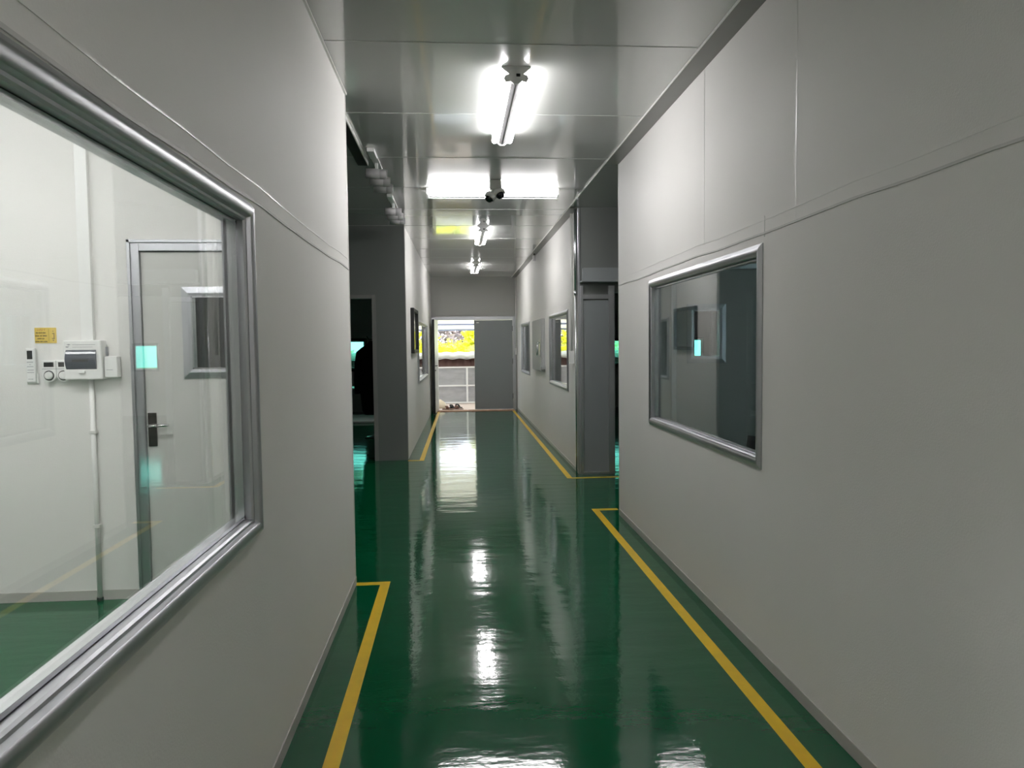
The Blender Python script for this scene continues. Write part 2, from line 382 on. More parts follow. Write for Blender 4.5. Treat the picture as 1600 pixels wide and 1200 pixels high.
def lever(root, x, y, z0, z1, side, dirx, parent=None, m='steel'):
    p = B(x, x+.05, y, y+side*.008, z0, z1).build('handle_plate', m, parent or root, bevel=.002)
    zc = z0+(z1-z0)*.62
    h = MB().cyl((x+.02, y, zc), (x+.02, y+side*.05, zc), .009).tube([(x+.02, y+side*.05, zc), (x+.05*dirx+.02, y+side*.055, zc+.003), (x+.02+.115*dirx, y+side*.05, zc+.004)], .0085)
    h.build('lever_handle', 'chrome', parent or root)
# left room door (in the room's back wall)
YD = YL-.125
d = empty('door_1', (-1.45, YD, 0), 'cream door with a small glass light, seen through the left window', 'door', kind='structure')
fr = MB().box(-1.905, -1.84, YD-.02, YL+.02, 0, 2.133).box(-1.055, -.99, YD-.02, YL+.02, 0, 2.133).box(-1.84, -1.055, YD-.02, YL+.02, 2.068, 2.133)
fr.box(-1.905, -1.887, YD-.03, YD-.02, 0, 2.133).box(-1.905, -.99, YD-.03, YD-.02, 2.115, 2.133)
fr.build('door_frame', 'alu', d, bevel=.002)
lfm = wallmb('x', YD+.0, YD+.04, -1.838, -1.057, 2.062, [(-1.556, -1.34, 1.373, 1.803)], z0=.012)
lfd = lfm.build('door_leaf', 'leaf', d)
vision(d, -1.556, -1.34, 1.373, 1.803, YD, -1)
lever(d, -1.828, YD, .917, 1.117, -1, 1)
MB().lathe((-1.815, YD-.001, .085), (0, -1, 0), [(0, .012), (.02, .012), (.03, .008), (.04, .012), (.045, .004)], 12).build('door_stop', 'chrome', d)
# right room door
YQ = YR-.08
d = empty('door_2', (2.3, YQ, 0), 'grey door with a small glass light, seen through the right window', 'door', kind='structure')
MB().box(1.84, 1.885, YQ-.02, YR+.02, 0, 2.17).box(2.755, 2.80, YQ-.02, YR+.02, 0, 2.17).box(1.885, 2.755, YQ-.02, YR+.02, 2.125, 2.17).build('door_frame', 'alub', d, bevel=.002)
wallmb('x', YQ, YQ+.04, 1.888, 2.752, 2.12, [(2.035, 2.267, 1.375, 1.773)], z0=.012).box(1.89, 2.75, YQ-.004, YQ, 1.205, 1.225).build('door_leaf', 'leaf', d)
vision(d, 2.035, 2.267, 1.375, 1.773, YQ, -1)
lever(d, 2.68, YQ, .92, 1.12, -1, -1)
# doorway in the dark left opening
d = empty('door_3', (-1.5, YLF, 0), 'open doorway with a grey metal frame in the dark left opening', 'door', kind='structure')
MB().box(-1.075, -1.025, YLF-.02, YLF+.12, 0, 2.155).box(-1.955, -1.905, YLF-.02, YLF+.12, 0, 2.155).box(-1.905, -1.075, YLF-.02, YLF+.12, 2.105, 2.155).build('door_frame', 'trim', d, bevel=.003)
# sliding door in the right opening
d = empty('door_4', (1.58, YRF, 0), 'grey sliding door parked under a box rail in the right opening', 'door', kind='structure')
B(1.437, 1.727, YRF-.045, YRF-.012, .035, 1.985).build('door_leaf', 'greydoor', d, bevel=.003)
f = MB().box(1.410, 1.437, YRF-.055, YRF-.002, 0, 2.15).box(1.727, 1.797, YRF-.055, YRF-.002, 0, 2.15).box(1.437, 1.727, YRF-.055, YRF-.002, 2.00, 2.05).box(1.437, 1.727, YRF-.055, YRF-.002, 0, .035)
f.build('door_frame', 'alu', d, bevel=.002)
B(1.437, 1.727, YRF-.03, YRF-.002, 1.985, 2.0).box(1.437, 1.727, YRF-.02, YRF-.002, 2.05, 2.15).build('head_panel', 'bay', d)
B(1.43, 3.4, YRF-.10, YRF, 2.20, 2.345).box(1.41, 3.4, YRF-.145, YRF, 2.185, 2.203).build('rail_box', 'greydoor', d, bevel=.003)
# the double door at the end
d = empty('door_5', (.42, YE, 0), 'grey double door at the end of the corridor, left leaf standing open', 'door', kind='structure')
f = MB().box(-.530, -.47, YE-.03, YE+.06, 0, 2.14).box(1.30, 1.366, YE-.03, YE+.06, 0, 2.14).box(-.47, 1.30, YE-.03, YE+.06, 2.06, 2.14)
f.box(-.548, -.53, YE-.02, YE, 0, 2.14).build('door_frame', 'alu', d, bevel=.003)
rl = B(.418, 1.296, YE+.0, YE+.045, .012, 2.055).build('door_leaf', 'greydoor', d, bevel=.002)
tag(rl, 'closed grey right leaf')
for z in (.25, 1.05, 1.80): MB().cyl((1.298, YE-.006, z), (1.298, YE-.006, z+.12), .008, 10).build('hinge', 'steel', d)
B(.47, .53, YE-.004, YE, 1.99, 2.01).build('door_plate', 'white', d)
# open leaf: hinged at (-.47, YE), swung into the corridor along the left wall
hx, hy, ex, ey = -.405, YE-.03, -.462, YE-.90
dv = Vector((ex-hx, ey-hy, 0)).normalized(); nv = Vector((-dv.y, dv.x, 0))     # nv points to +x? fixed below
if nv.x < 0: nv = -nv
def leafxf(v): # local: x = along leaf from hinge, y = thickness towards corridor, z
    p = Vector((hx, hy, 0))+dv*v.x+nv*(v.y-.045); return Vector((p.x, p.y, v.z))
ol = B(0, .875, 0, .045, .012, 2.055).build('door_leaf', 'leaf', d, bevel=.002, xf=leafxf); tag(ol, 'pale left leaf, standing open')
B(.872, .884, -.004, .046, .012, 2.055).build('gasket_shade_strip', 'black', ol, xf=leafxf)  # black gasket strip, full width to stand for the shaded gap
MB().cyl((.80, .045, 1.05), (.80, .09, 1.05), .009).tube([(.80, .09, 1.05), (.68, .085, 1.052)], .009).build('lever_handle', 'steel', ol, xf=leafxf)
MB().cyl((.80, .045, .95), (.80, .06, .95), .014).build('lock', 'steel', ol, xf=leafxf)

# ------------------------------------------------------------------ yellow floor lines
def line(poly, label):
    mb = MB()
    for q in poly: mb.prism(q, 'z', 0, .0012)
    o = mb.build('floor_line', 'yellow'); return tag(o, label, 'floor marking', 'yellow lines on the floor')
line([[(-.498, -4), (-.438, -4), (-.438, 4.685), (-.498, 4.685)], [(XL-.0, 4.625), (-.498, 4.625), (-.498, 4.685), (XL-.0, 4.685)]], 'yellow line beside the near left wall, turning at its corner')
line([[(1.203, -4), (1.262, -4), (1.262, 6.575), (1.203, 6.575)], [(1.262, 6.505), (XR+.03, 6.505), (XR+.03, 6.575), (1.262, 6.575)]], 'yellow line beside the near right wall, turning at its corner')
line([[(-.497, 9.62), (-.437, 9.62), (-.372, 16.9), (-.43, 16.9)], [(-.645, 9.62), (-.497, 9.62), (-.497, 9.68), (-.645, 9.68)]], 'yellow line along the far left wall up to the open leaf')
line([[(1.215, 8.16), (1.275, 8.16), (1.30, 16.6), (1.245, 16.6)], [(1.275, 8.10), (1.86, 8.10), (1.86, 8.16), (1.215, 8.16), (1.215, 8.12)]], 'yellow line along the far right wall and sliding door')

# ------------------------------------------------------------------ ceiling lights
def batten(x, y, L, label, alongx=False):
    root = empty('ceiling_light', (0, 0, 0), label, 'ceiling light', 'twin tube lights on the ceiling')
    h = L/2
    MB().prism([(-.080, 0), (.080, 0), (.080, -.005), (.030, -.028), (.026, -.078), (.004, -.088), (-.004, -.088), (-.026, -.078), (-.030, -.028), (-.080, -.005)], 'y', -h+.012, h-.012).build('light_body', 'lampgrey', root)
    for s in (-1, 1):
        e = MB().prism([(-.082, .0), (.082, 0), (.080, -.008), (.040, -.042), (.062, -.05), (.070, -.066), (.058, -.082), (.036, -.076), (.014, -.094), (-.014, -.094), (-.036, -.076), (-.058, -.082), (-.070, -.066), (-.062, -.05), (-.040, -.042), (-.080, -.008)], 'y', s*h-s*.02, s*h)
        e.build('end_cap', 'white', root)
    B(.0, .022, -h-.0015, -h, -.056, -.040).build('end_label', 'screen', root)
    for s in (-1, 1):
        MB().cyl((s*.056, -h+.02, -.060), (s*.056, h-.02, -.060), .0185, 14, cap=False).build('light_tube', 'tube', root)
    if alongx: root.rotation_euler = (0, 0, PI/2)
    root.location = (x, y, CZ)
    return root
L1 = batten(.355, 4.82, 1.30, 'nearest corridor tube light, the largest in view')
def again(x, y, rz, label, g=True):
    c = copy_tree(L1); c.location = (x, y, CZ); c.rotation_euler = (0, 0, rz); c['label'] = label; return c
again(.385, 7.42, PI/2, 'tube light mounted crosswise behind the dome cameras')
again(.372, 10.30, 0, 'small tube light just beyond the crosswise one')
again(.395, 14.6, 0, 'farthest tube light, close to the end wall')
for x, y, t in ((-1.75, 3.0, 'near its back wall and the corridor'), (-3.3, 3.0, 'near its back wall, deep inside'), (-1.75, .6, 'beside the corridor, away from its back wall'), (-3.3, .6, 'deep inside, away from its back wall')): again(x, y, PI/2, 'tube light in the left room, '+t)
again(.35, -.9, 0, 'tube light behind the viewer')

# ------------------------------------------------------------------ dome cameras
sc = empty('security_camera', (.39, 7.05, CZ), 'white twin dome camera hanging in front of the crosswise light', 'security camera')
B(.335, .445, 6.99, 7.12, CZ-.085, CZ).build('mount_box', 'offwhite', sc, bevel=.006)
MB().cyl((.39, 7.055, CZ-.13), (.39, 7.055, CZ-.085), .043, 20).build('mount_neck', 'offwhite', sc)
for (x, y, z, ax) in ((.335, 7.03, CZ-.160, (-.5, -.25, -.8)), (.430, 7.02, CZ-.130, (.3, -.45, -.75))):
    MB().lathe((x, y, z), tuple(-a for a in ax), [(-.01, .052), (0, .056), (.02, .056), (.04, .045), (.055, .02)], 24).build('camera_housing', 'white', sc)
    MB().lathe((x, y, z), ax, [(.0, .044), (.018, .041), (.034, .030), (.044, .012), (.046, .001)], 24).build('camera_dome', 'gloss_black', sc)

# ------------------------------------------------------------------ triple spot lights in the left opening
def spots(x, y, z, label):
    root = empty('spotlight_bar', (x, y, z), label, 'spotlight', 'triple spotlights on the ceiling')
    bar = B(x-.028, x+.028, y-.60, y+.58, z-.014, z).box(x-.028, x+.028, y-.60, y-.36, z-.03, z-.012)
    bar.build('ceiling_bar', 'white', root, bevel=.003)
    for k in (-1, 0, 1):
        yy = y+.29*k+.14
        a = B(x-.012, x+.012, yy-.02, yy+.02, z-.062, z-.01).build('bracket', 'white', root, bevel=.002)
        c = Vector((x+.02, yy, z-.10)); d = Vector((-1, -.16, .015)).normalized()
        MB().lathe(c-d*.06, d, [(0, .036), (.004, .042), (.055, .042), (.057, .040), (.059, .042), (.170, .042), (.170, .037), (.13, .034), (.12, .0)], 28).build('lamp_body', 'spot', root)
        MB().lathe(c-d*.062, -d, [(0, .04), (.003, .038)], 24).build('end_cap', 'white', root)
    return root
s1 = spots(-.640, 6.50, CZ, 'nearer of the two ceiling bars holding three grey cylinder spotlights')
s2 = copy_tree(s1); s2.location = (-.650, 8.27, CZ); s2['label'] = 'farther triple cylinder spotlight bar, in shadow behind the first'
tr = tag(B(-.795, -.715, 4.9, 6.36, CZ-.03, CZ).build('ceiling_track', 'black'), 'dark ceiling track with a bright edge in the left opening', 'track')
B(-.715, -.708, 4.7, 6.36, CZ-.032, CZ).build('track_lip', 'bead', tr)

# ------------------------------------------------------------------ left room back wall: electrics
yb = YD
o = empty('cable_trunking', (-2.155, yb, 1.5), 'wide white cable trunking rising from the distribution box', 'cable trunking')
B(-2.192, -2.124, yb-.03, yb, 1.55, CZ).build('trunking_body', 'white', o, bevel=.002)
o = empty('conduit', (-2.147, yb, 0), 'thin white conduit running from the distribution box to the floor', 'conduit')
MB().cyl((-2.147, yb-.014, .02), (-2.147, yb-.014, 1.33), .0135, 14).build('conduit_pipe', 'white', o)
for z in (.45, 1.01): B(-2.165, -2.125, yb-.03, yb, z-.01, z+.01).build('conduit_clip', 'offwhite', o, bevel=.003)
MB().cyl((-2.147, yb-.014, .0), (-2.147, yb-.014, .02), .018, 14).build('conduit_foot', 'black', o)
o = empty('distribution_box', (-2.175, yb, 1.32), 'white electrical distribution box with a smoked cover', 'electrical box')
B(-2.281, -2.070, yb-.075, yb, 1.322, 1.55).build('box_body', 'white', o, bevel=.008, seg=3)
cv = MB(); n = 10
pts = [(-.002+.0, 1.379)]+[(.018*math.sin(PI*i/n), 1.379+.115*i/n) for i in range(1, n)]+[(0, 1.494)]
cv.prism([(yb-.075-p[0], p[1]) for p in pts], 'x', -2.266, -2.097)
cv.build('box_cover', 'smoke', o)
B(-2.225, -2.135, yb-.094, yb-.08, 1.425, 1.440).build('breaker_row', 'screen', o)
B(-2.195, -2.16, yb-.088, yb-.07, 1.360, 1.374).build('cover_catch', 'white', o, bevel=.002)
lb = B(-2.268, -2.092, yb-.0765, yb-.075, 1.503, 1.535).build('box_label', 'white', o)
ik = MB()
ik.box(-2.258, -2.238, yb-.077, yb-.0765, 1.5225, 1.5265).box(-2.252, -2.244, yb-.077, yb-.0765, 1.5205, 1.5285)
ik.box(-2.264, -2.250, yb-.077, yb-.0765, 1.508, 1.515).box(-2.25, -2.245, yb-.077, yb-.0765, 1.512, 1.515)
ik.box(-2.228, -2.10, yb-.077, yb-.0765, 1.5225, 1.5250).box(-2.228, -2.115, yb-.077, yb-.0765, 1.5095, 1.5115)
ik.build('label_print', 'inkgrey', lb)
o = empty('socket_box', (-2.02, yb, 1.33), 'small white surface box right of the distribution box', 'electrical box')
B(-2.058, -1.985, yb-.055, yb, 1.332, 1.455).build('box_body', 'white', o, bevel=.005)
B(-2.046, -2.01, yb-.0558, yb-.055, 1.375, 1.378).build('box_print', 'inkgrey', o)
o = empty('gland', (-2.06, yb, 1.47), 'small grey cable fitting between the two white boxes', 'cable fitting')
B(-2.068, -2.052, yb-.02, yb, 1.457, 1.51).build('gland_body', 'inkgrey', o, bevel=.002)
o = empty('remote_control', (-2.483, yb, 1.31), 'white air conditioner remote in a wall holder', 'remote control')
B(-2.509, -2.457, yb-.024, yb-.005, 1.309, 1.508).build('remote_body', 'white', o, bevel=.006, seg=3)
B(-2.500, -2.470, yb-.0245, yb-.023, 1.443, 1.493).build('remote_screen', 'screen', o)
ik = MB()
for z, a, b in ((1.426, -2.502, -2.466), (1.412, -2.488, -2.482), (1.400, -2.502, -2.466), (1.380, -2.500, -2.465), (1.366, -2.502, -2.464)): ik.box(a, b, yb-.0246, yb-.0238, z-.0018, z+.0018)
B(-2.498, -2.470, yb-.0246, yb-.0238, 1.3255, 1.3285).build('maker_print', 'inkgrey', o)
ik.build('remote_print', 'inkgrey', o)
B(-2.513, -2.449, yb-.012, yb, 1.30, 1.36).build('remote_holder', 'white', o, bevel=.003)
def thermo(x, label):
    o = empty('thermostat', (x, yb, 1.307), label, 'controller', 'round dial controllers on the left room wall')
    mb = MB(); pts = []
    for i in range(17):
        t = PI+PI*i/16; pts.append((x+.0385*math.cos(t), 1.346+.0385*math.sin(t)))
    pts += [(x+.0385, 1.436), (x-.0385, 1.436)]
    mb.prism(pts, 'y', yb-.032, yb).build('controller_body', 'white', o, bevel=.004)
    B(x-.027, x+.027, yb-.0335, yb-.031, 1.397, 1.424).build('controller_display', 'screen', o)
    B(x-.038, x+.038, yb-.0325, yb-.031, 1.384, 1.387).build('seam', 'inkgrey', o)
    MB().lathe((x, yb-.031, 1.347), (0, -1, 0), [(0, .029), (.003, .029), (.003, .024)], 28).build('dial_ring', 'screen', o)
    MB().lathe((x, yb-.031, 1.347), (0, -1, 0), [(0, .0235), (.012, .022), (.014, .018), (.014, .001)], 28).box(x-.002, x+.002, yb-.048, yb-.044, 1.330, 1.365).build('dial_knob', 'white', o)
thermo(-2.381, 'left of the two white dial controllers beside the remote')
thermo(-2.300, 'right white dial controller, partly behind the distribution box')
sg = empty('notice_sign', (-2.39, yb, 1.536), 'yellow notice sticker above the dial controllers', 'sign')
B(-2.450, -2.329, yb-.003, yb, 1.536, 1.626).build('sign_plate', 'sign', sg)
def text(s, size, x, z, y, m, parent, name='lettering'):
    cu = bpy.data.curves.new(name, 'FONT'); cu.body = s; cu.size = size; cu.extrude = .0002; cu.align_x = 'CENTER'
    ob = bpy.data.objects.new('t', cu); COL.objects.link(ob)
    bpy.context.view_layer.update()
    me = bpy.data.meshes.new_from_object(ob.evaluated_get(bpy.context.evaluated_depsgraph_get()))
    bpy.data.objects.remove(ob)
    L = parent.location
    for v in me.vertices: v.co = Vector((v.co.x+x-L.x, y-v.co.z-L.y, v.co.y+z-L.z))
    me.materials.clear(); me.materials.append(M[m])
    o = bpy.data.objects.new(name, me); COL.objects.link(o); o.parent = parent; return o
text('LƯU Ý', .016, -2.412, 1.608, yb-.0036, 'red', sg, 'heading_lettering')
ik = MB()
for z, segs in ((1.596, [(-2.443, -2.432), (-2.428, -2.408), (-2.404, -2.388)]), (1.578, [(-2.447, -2.425), (-2.420, -2.410), (-2.405, -2.382)]),
                (1.562, [(-2.435, -2.412), (-2.408, -2.396)]), (1.545, [(-2.447, -2.424), (-2.420, -2.404), (-2.400, -2.380)])):
    for a, b in segs:
        x = a
        while x < b: ik.box(x, min(x+.0032, b), yb-.0036, yb-.003, z-.003, z+.003); x += .0042
ik.build('small_print', 'ink', sg)
dr = MB().box(-2.372, -2.371, yb-.0036, yb-.003, 1.545, 1.618).box(-2.352, -2.340, yb-.0036, yb-.003, 1.590, 1.594).box(-2.3435, -2.340, yb-.0036, yb-.003, 1.562, 1.592).box(-2.354, -2.338, yb-.0036, yb-.003, 1.560, 1.564).box(-2.350, -2.342, yb-.0036, yb-.003, 1.549, 1.554).box(-2.350, -2.344, yb-.0036, yb-.003, 1.603, 1.607)
dr.build('sign_drawing', 'ink', sg)

for o_ in list(bpy.data.objects):
    k_ = {'cable_trunking': .0145, 'conduit': .009, 'distribution_box': .022, 'socket_box': .015, 'gland': .012, 'remote_control': .013, 'thermostat': .017}.get(o_.name.split('.')[0])
    if k_: o_.location.x += k_
# ------------------------------------------------------------------ far left wall: framed picture
p = empty('picture_frame', (lfx(11), 11.06, 1.38), 'dark framed picture on the far left wall before its window', 'picture')
px = lambda v: Vector((v.x+lfx(v.y), v.y, v.z))
fm = MB(); y0, y1, z0, z1 = 10.56, 11.56, 1.385, 2.03
fm.box(0, .05, y0, y0+.06, z0, z1).box(0, .05, y1-.06, y1, z0, z1).box(0, .05, y0+.06, y1-.06, z0, z0+.05).box(0, .05, y0+.06, y1-.06, z1-.05, z1)
fm.build('frame', 'black', p, bevel=.006, xf=px)
B(0.005, .022, y0+.05, y1-.05, z0+.04, z1-.04).build('picture_panel', 'picture', p, xf=px)

# ------------------------------------------------------------------ far right wall: grey cabinet, pipes, boxes
c = empty('wall_cabinet', (XRF, 11.9, 1.06), 'shallow flat grey wall cabinet between the two far right windows', 'cabinet')
B(XRF-.045, XRF, 11.55, 12.95, 1.06, 1.90).build('cabinet_body', 'cabinet', c, bevel=.005)
dd = B(XRF-.058, XRF-.046, 11.56, 12.94, 1.07, 1.89).build('cabinet_door', 'cabinet', c, bevel=.004)
B(XRF-.068, XRF-.058, 11.68, 11.76, 1.30, 1.56).build('handle_plate', 'alub', dd, bevel=.003)
MB().cyl((XRF-.066, 11.72, 1.52), (XRF-.10, 11.72, 1.52), .012).tube([(XRF-.10, 11.72, 1.53), (XRF-.105, 11.72, 1.32)], .012).build('lever_handle', 'chrome', dd)
B(XRF-.075, XRF, 11.48, 11.545, 1.10, 1.16).build('side_latch', 'alub', c, bevel=.003)
def pipe(x, y, z0, z1, label, bw=.08):
    o = empty('wall_pipe', (x, y, z0), label, 'conduit', 'vertical conduits down to wall switches')
    MB().cyl((x, y, z0+.05), (x, y, CZ-.012), .014, 12).build('conduit_pipe', 'bead', o)
    B(x-.03, x+.02, y-bw/2, y+bw/2, z0-.10, z0+.05).build('switch_box', 'white', o, bevel=.004)
pipe(XRF-.02, 8.72, 1.36, 3, 'white conduit ending in a switch box near the corner strip')
pipe(XRF-.02, 16.86, 1.36, 3, 'white conduit ending in a switch box by the end wall')
o = empty('pipe_riser', (XRF-.018, 8.46, 0), 'bare metal riser pipe at the corner of the far right wall', 'pipe')
MB().cyl((XRF-.016, 8.44, .0), (XRF-.016, 8.44, 2.05), .009, 12).cyl((XRF-.016, 8.44, 2.05), (XRF-.016, 8.44, CZ-.012), .016, 12).cyl((XRF-.016, 8.44, 2.05), (XRF-.016, 8.44, 2.10), .019, 12).build('riser', 'alub', o)
o = empty('motion_sensor', (1.33, 12.55, 2.9), 'small grey box hanging from the ceiling strip on the right', 'sensor')
B(1.315, 1.365, 12.5, 12.58, 2.90, 2.99).build('sensor_body', 'spot', o, bevel=.006)
B(1.325, 1.355, 12.52, 12.56, 2.99, CZ-.012).build('sensor_bracket', 'steel', o)

# ------------------------------------------------------------------ things in the dark room on the left
st = empty('coat_stand', (-1.34, 12.2, 0), 'thin black coat stand behind the left doorway', 'coat stand')
MB().cyl((-1.34, 12.2, .03), (-1.34, 12.2, 1.66), .014, 12).build('pole', 'black', st)
MB().lathe((-1.34, 12.2, 0), (0, 0, 1), [(0, .17), (.012, .17), (.025, .12), (.032, .02), (.06, .018)], 28).build('base', 'chrome', st)
for a in (0, PI/2, PI, 1.5*PI):
    MB().tube([(-1.34, 12.2, 1.60), (-1.34+.07*math.cos(a), 12.2+.07*math.sin(a), 1.60), (-1.34+.11*math.cos(a), 12.2+.11*math.sin(a), 1.66)], .008).build('hook', 'steel', st)
ct = empty('coat', (-1.34, 12.2, .4), 'long black coat hanging on the coat stand', 'coat')
def loft(secs, n=28, closed=True):
    mb = MB(); vs = []
    for (cx, cy, z, rx, ry, wob) in secs:
        for i in range(n):
            t = 2*PI*i/n; k = 1+wob*math.sin(5*t+z*3)+wob*.6*math.sin(9*t+z*7)
            vs.append((cx+rx*k*math.cos(t), cy+ry*k*math.sin(t), z))
    m = len(secs); fs = [(j*n+i, j*n+(i+1) % n, (j+1)*n+(i+1) % n, (j+1)*n+i) for j in range(m-1) for i in range(n)]
    fs += [tuple(reversed(range(n))), tuple((m-1)*n+i for i in range(n))]
    return mb.add(vs, fs, True)
loft([(-1.34, 12.2, .38, .17, .10, .10), (-1.33, 12.2, .45, .215, .12, .12), (-1.34, 12.2, .65, .225, .12, .08), (-1.34, 12.2, .95, .24, .13, .05), (-1.34, 12.2, 1.2, .24, .13, .03),
      (-1.34, 12.2, 1.38, .25, .12, .02), (-1.34, 12.2, 1.46, .21, .10, .0), (-1.34, 12.2, 1.53, .10, .08, 0), (-1.34, 12.2, 1.58, .07, .07, 0)]).build('coat_body', 'cloth', ct)
for s in (-1, 1):
    loft([(-1.34+s*.265, 12.2, .72, .055, .055, .05), (-1.34+s*.26, 12.2, .95, .06, .06, .05), (-1.34+s*.24, 12.2, 1.2, .07, .065, .04), (-1.34+s*.20, 12.2, 1.40, .08, .07, .02), (-1.34+s*.12, 12.2, 1.48, .06, .06, 0)], 18).build('sleeve', 'cloth', ct)
pl = empty('lit_floor_patch', (-2.2, 15.2, 0), 'white slab standing for a lit patch of floor behind the left doorway', 'lit_patch')  # bright light on the floor, modelled as a thin white slab
B(-3.4, -1.1, 14.5, 15.9, 0, .04).build('lit_patch_slab', 'white', pl, bevel=.01)
tb = empty('work_table', (-2.3, 13.6, 0), 'pale table behind the left doorway', 'table')
B(-3.0, -1.78, 13.3, 13.95, .72, .75).build('tabletop', 'white', tb, bevel=.004)
for x in (-2.95, -2.2):
    for y in (13.35, 13.90): B(x-.02, x+.02, y-.02, y+.02, 0, .72).build('leg', 'steel', tb)

# ------------------------------------------------------------------ chair behind the right window
ch = empty('office_chair', (2.12, 4.5, 0), 'black office chair just inside the right window', 'chair')
bk = MB(); n = 12
vs = []
for i in range(n+1):
    for j in range(n+1):
        u = -1+2*i/n; v = -1+2*j/n
        yy = 4.5+.24*u*(math.sqrt(1-.5*v*v*.35)); zz = .655+.24*v*(math.sqrt(1-.5*u*u*.3))
        vs.append((1.92+.04*u*u+.02*v, yy, zz))
fs = [(i*(n+1)+j, (i+1)*(n+1)+j, (i+1)*(n+1)+j+1, i*(n+1)+j+1) for i in range(n) for j in range(n)]
b_ = bk.add(vs, fs, True).build('backrest', 'seat', ch); sd = b_.modifiers.new('solid', 'SOLIDIFY'); sd.thickness = .05; sd.offset = 0
B(1.95, 2.38, 4.27, 4.73, .42, .49).build('seat', 'seat', ch, bevel=.025, seg=3)
MB().tube([(2.1, 4.5, .40), (1.93, 4.5, .42), (1.90, 4.5, .60)], .018).build('back_bracket', 'black', ch)
MB().cyl((2.15, 4.5, .08), (2.15, 4.5, .42), .03).build('gas_column', 'steel', ch)
for k in range(5):
    a = 2*PI*k/5; e = (2.15+.27*math.cos(a), 4.5+.27*math.sin(a))
    lg = MB().cyl((2.15, 4.5, .10), (e[0], e[1], .07), .02, 10, .013).build('leg', 'black', ch)
    MB().cyl((e[0]-.012, e[1], .028), (e[0]+.012, e[1], .028), .028, 14).build('caster', 'black', lg)

ch.location.x -= .04; ch.location.y += .02
# ------------------------------------------------------------------ threshold cloth
mt = MB(); n = 40; vs = []
for i in range(n+1):
    x = -.43+1.74*i/n
    for j in range(5):
        y = 16.60+.085*j+.02*math.sin(i*.9+j); vs.append((x, y, .006+.012*abs(math.sin(i*.7+j*1.3))*(1 if 0 < j < 4 else .2)))
fs = [(i*5+j, (i+1)*5+j, (i+1)*5+j+1, i*5+j+1) for i in range(n) for j in range(4)]
o = mt.add(vs, fs, True).build('floor_cloth', 'mat'); sd = o.modifiers.new('s', 'SOLIDIFY'); sd.thickness = .006
tag(o, 'crumpled pinkish floor cloth lying along the threshold of the end door', 'floor cloth')

# ------------------------------------------------------------------ outside
struct('floor_outside', B(-6, 8, YE+.1, 19.8, -.12, -.01), 'concrete', 'pale concrete ground beyond the open door', 'ground')
struct('ground_garden', B(-25, 30, 19.8, 60, -.14, -.03), 'grass', 'grassy ground behind the fence', 'ground')
fc = empty('yard_fence', (.4, 19.0, 0), 'grey sheet metal fence with white rails outside the door', 'fence')
B(-4, 6, 19.02, 19.035, .0, .93).build('fence_sheet', 'sheet', fc)
for z in (.02, .455, .925): B(-4, 6, 18.99, 19.02, z-.018, z+.018).build('rail', 'rail', fc)
k = -3.17
while k < 6: B(k-.022, k+.022, 18.985, 19.02, 0, .94).build('post', 'rail', fc); k += 1.147
cs = MB(); n = 220; vs = []
for i in range(n+1):
    x = -4+10*i/n; yy = 19.4+.018*math.sin(i*2*PI/5)
    vs += [(x, yy, -.01), (x, yy, 1.16)]
cs.add(vs, [(2*i, 2*i+2, 2*i+3, 2*i+1) for i in range(n)], True)
o = cs.build('corrugated_screen', 'brown'); tag(o, 'dark brown corrugated sheet showing above the fence', 'screen'); sd = o.modifiers.new('s', 'SOLIDIFY'); sd.thickness = .004
lr = MB(); vs = []
for i in range(n+1):
    x = -4+10*i/n; dz = .012*math.sin(i*2*PI/8)
    vs += [(x, 19.30, 1.15+dz), (x, 20.6, 1.30+dz)]
lr.add(vs, [(2*i, 2*i+2, 2*i+3, 2*i+1) for i in range(n)], True)
o = lr.build('low_roof', 'roofw'); tag(o, 'pale corrugated low roof above the brown sheet', 'roof'); sd = o.modifiers.new('s', 'SOLIDIFY'); sd.thickness = .02
aw = empty('awning', (0.5, YE+.1, 2.7), 'pale awning over the yard outside the end door', 'awning')
def awz(y): return 2.72-.19*(y-17.1)
MB().add([(-4, 17.12, 2.72), (6, 17.12, 2.72), (6, 21.2, awz(21.2)), (-4, 21.2, awz(21.2)), (-4, 17.12, 2.74), (6, 17.12, 2.74), (6, 21.2, awz(21.2)+.02), (-4, 21.2, awz(21.2)+.02)],
         [(0,1,2,3),(4,5,6,7),(0,1,5,4),(1,2,6,5),(2,3,7,6),(3,0,4,7)]).build('awning_sheet', 'roofw', aw)
for y in (19.6, 20.45, 21.15): B(-4, 6, y-.02, y+.02, awz(y)-.055, awz(y)-.005).build('purlin', 'purlin', aw)
for x in (-3.9, 5.9): MB().cyl((x, 21.1, -.03), (x, 21.1, awz(21.1)), .03).build('post', 'rail', aw)
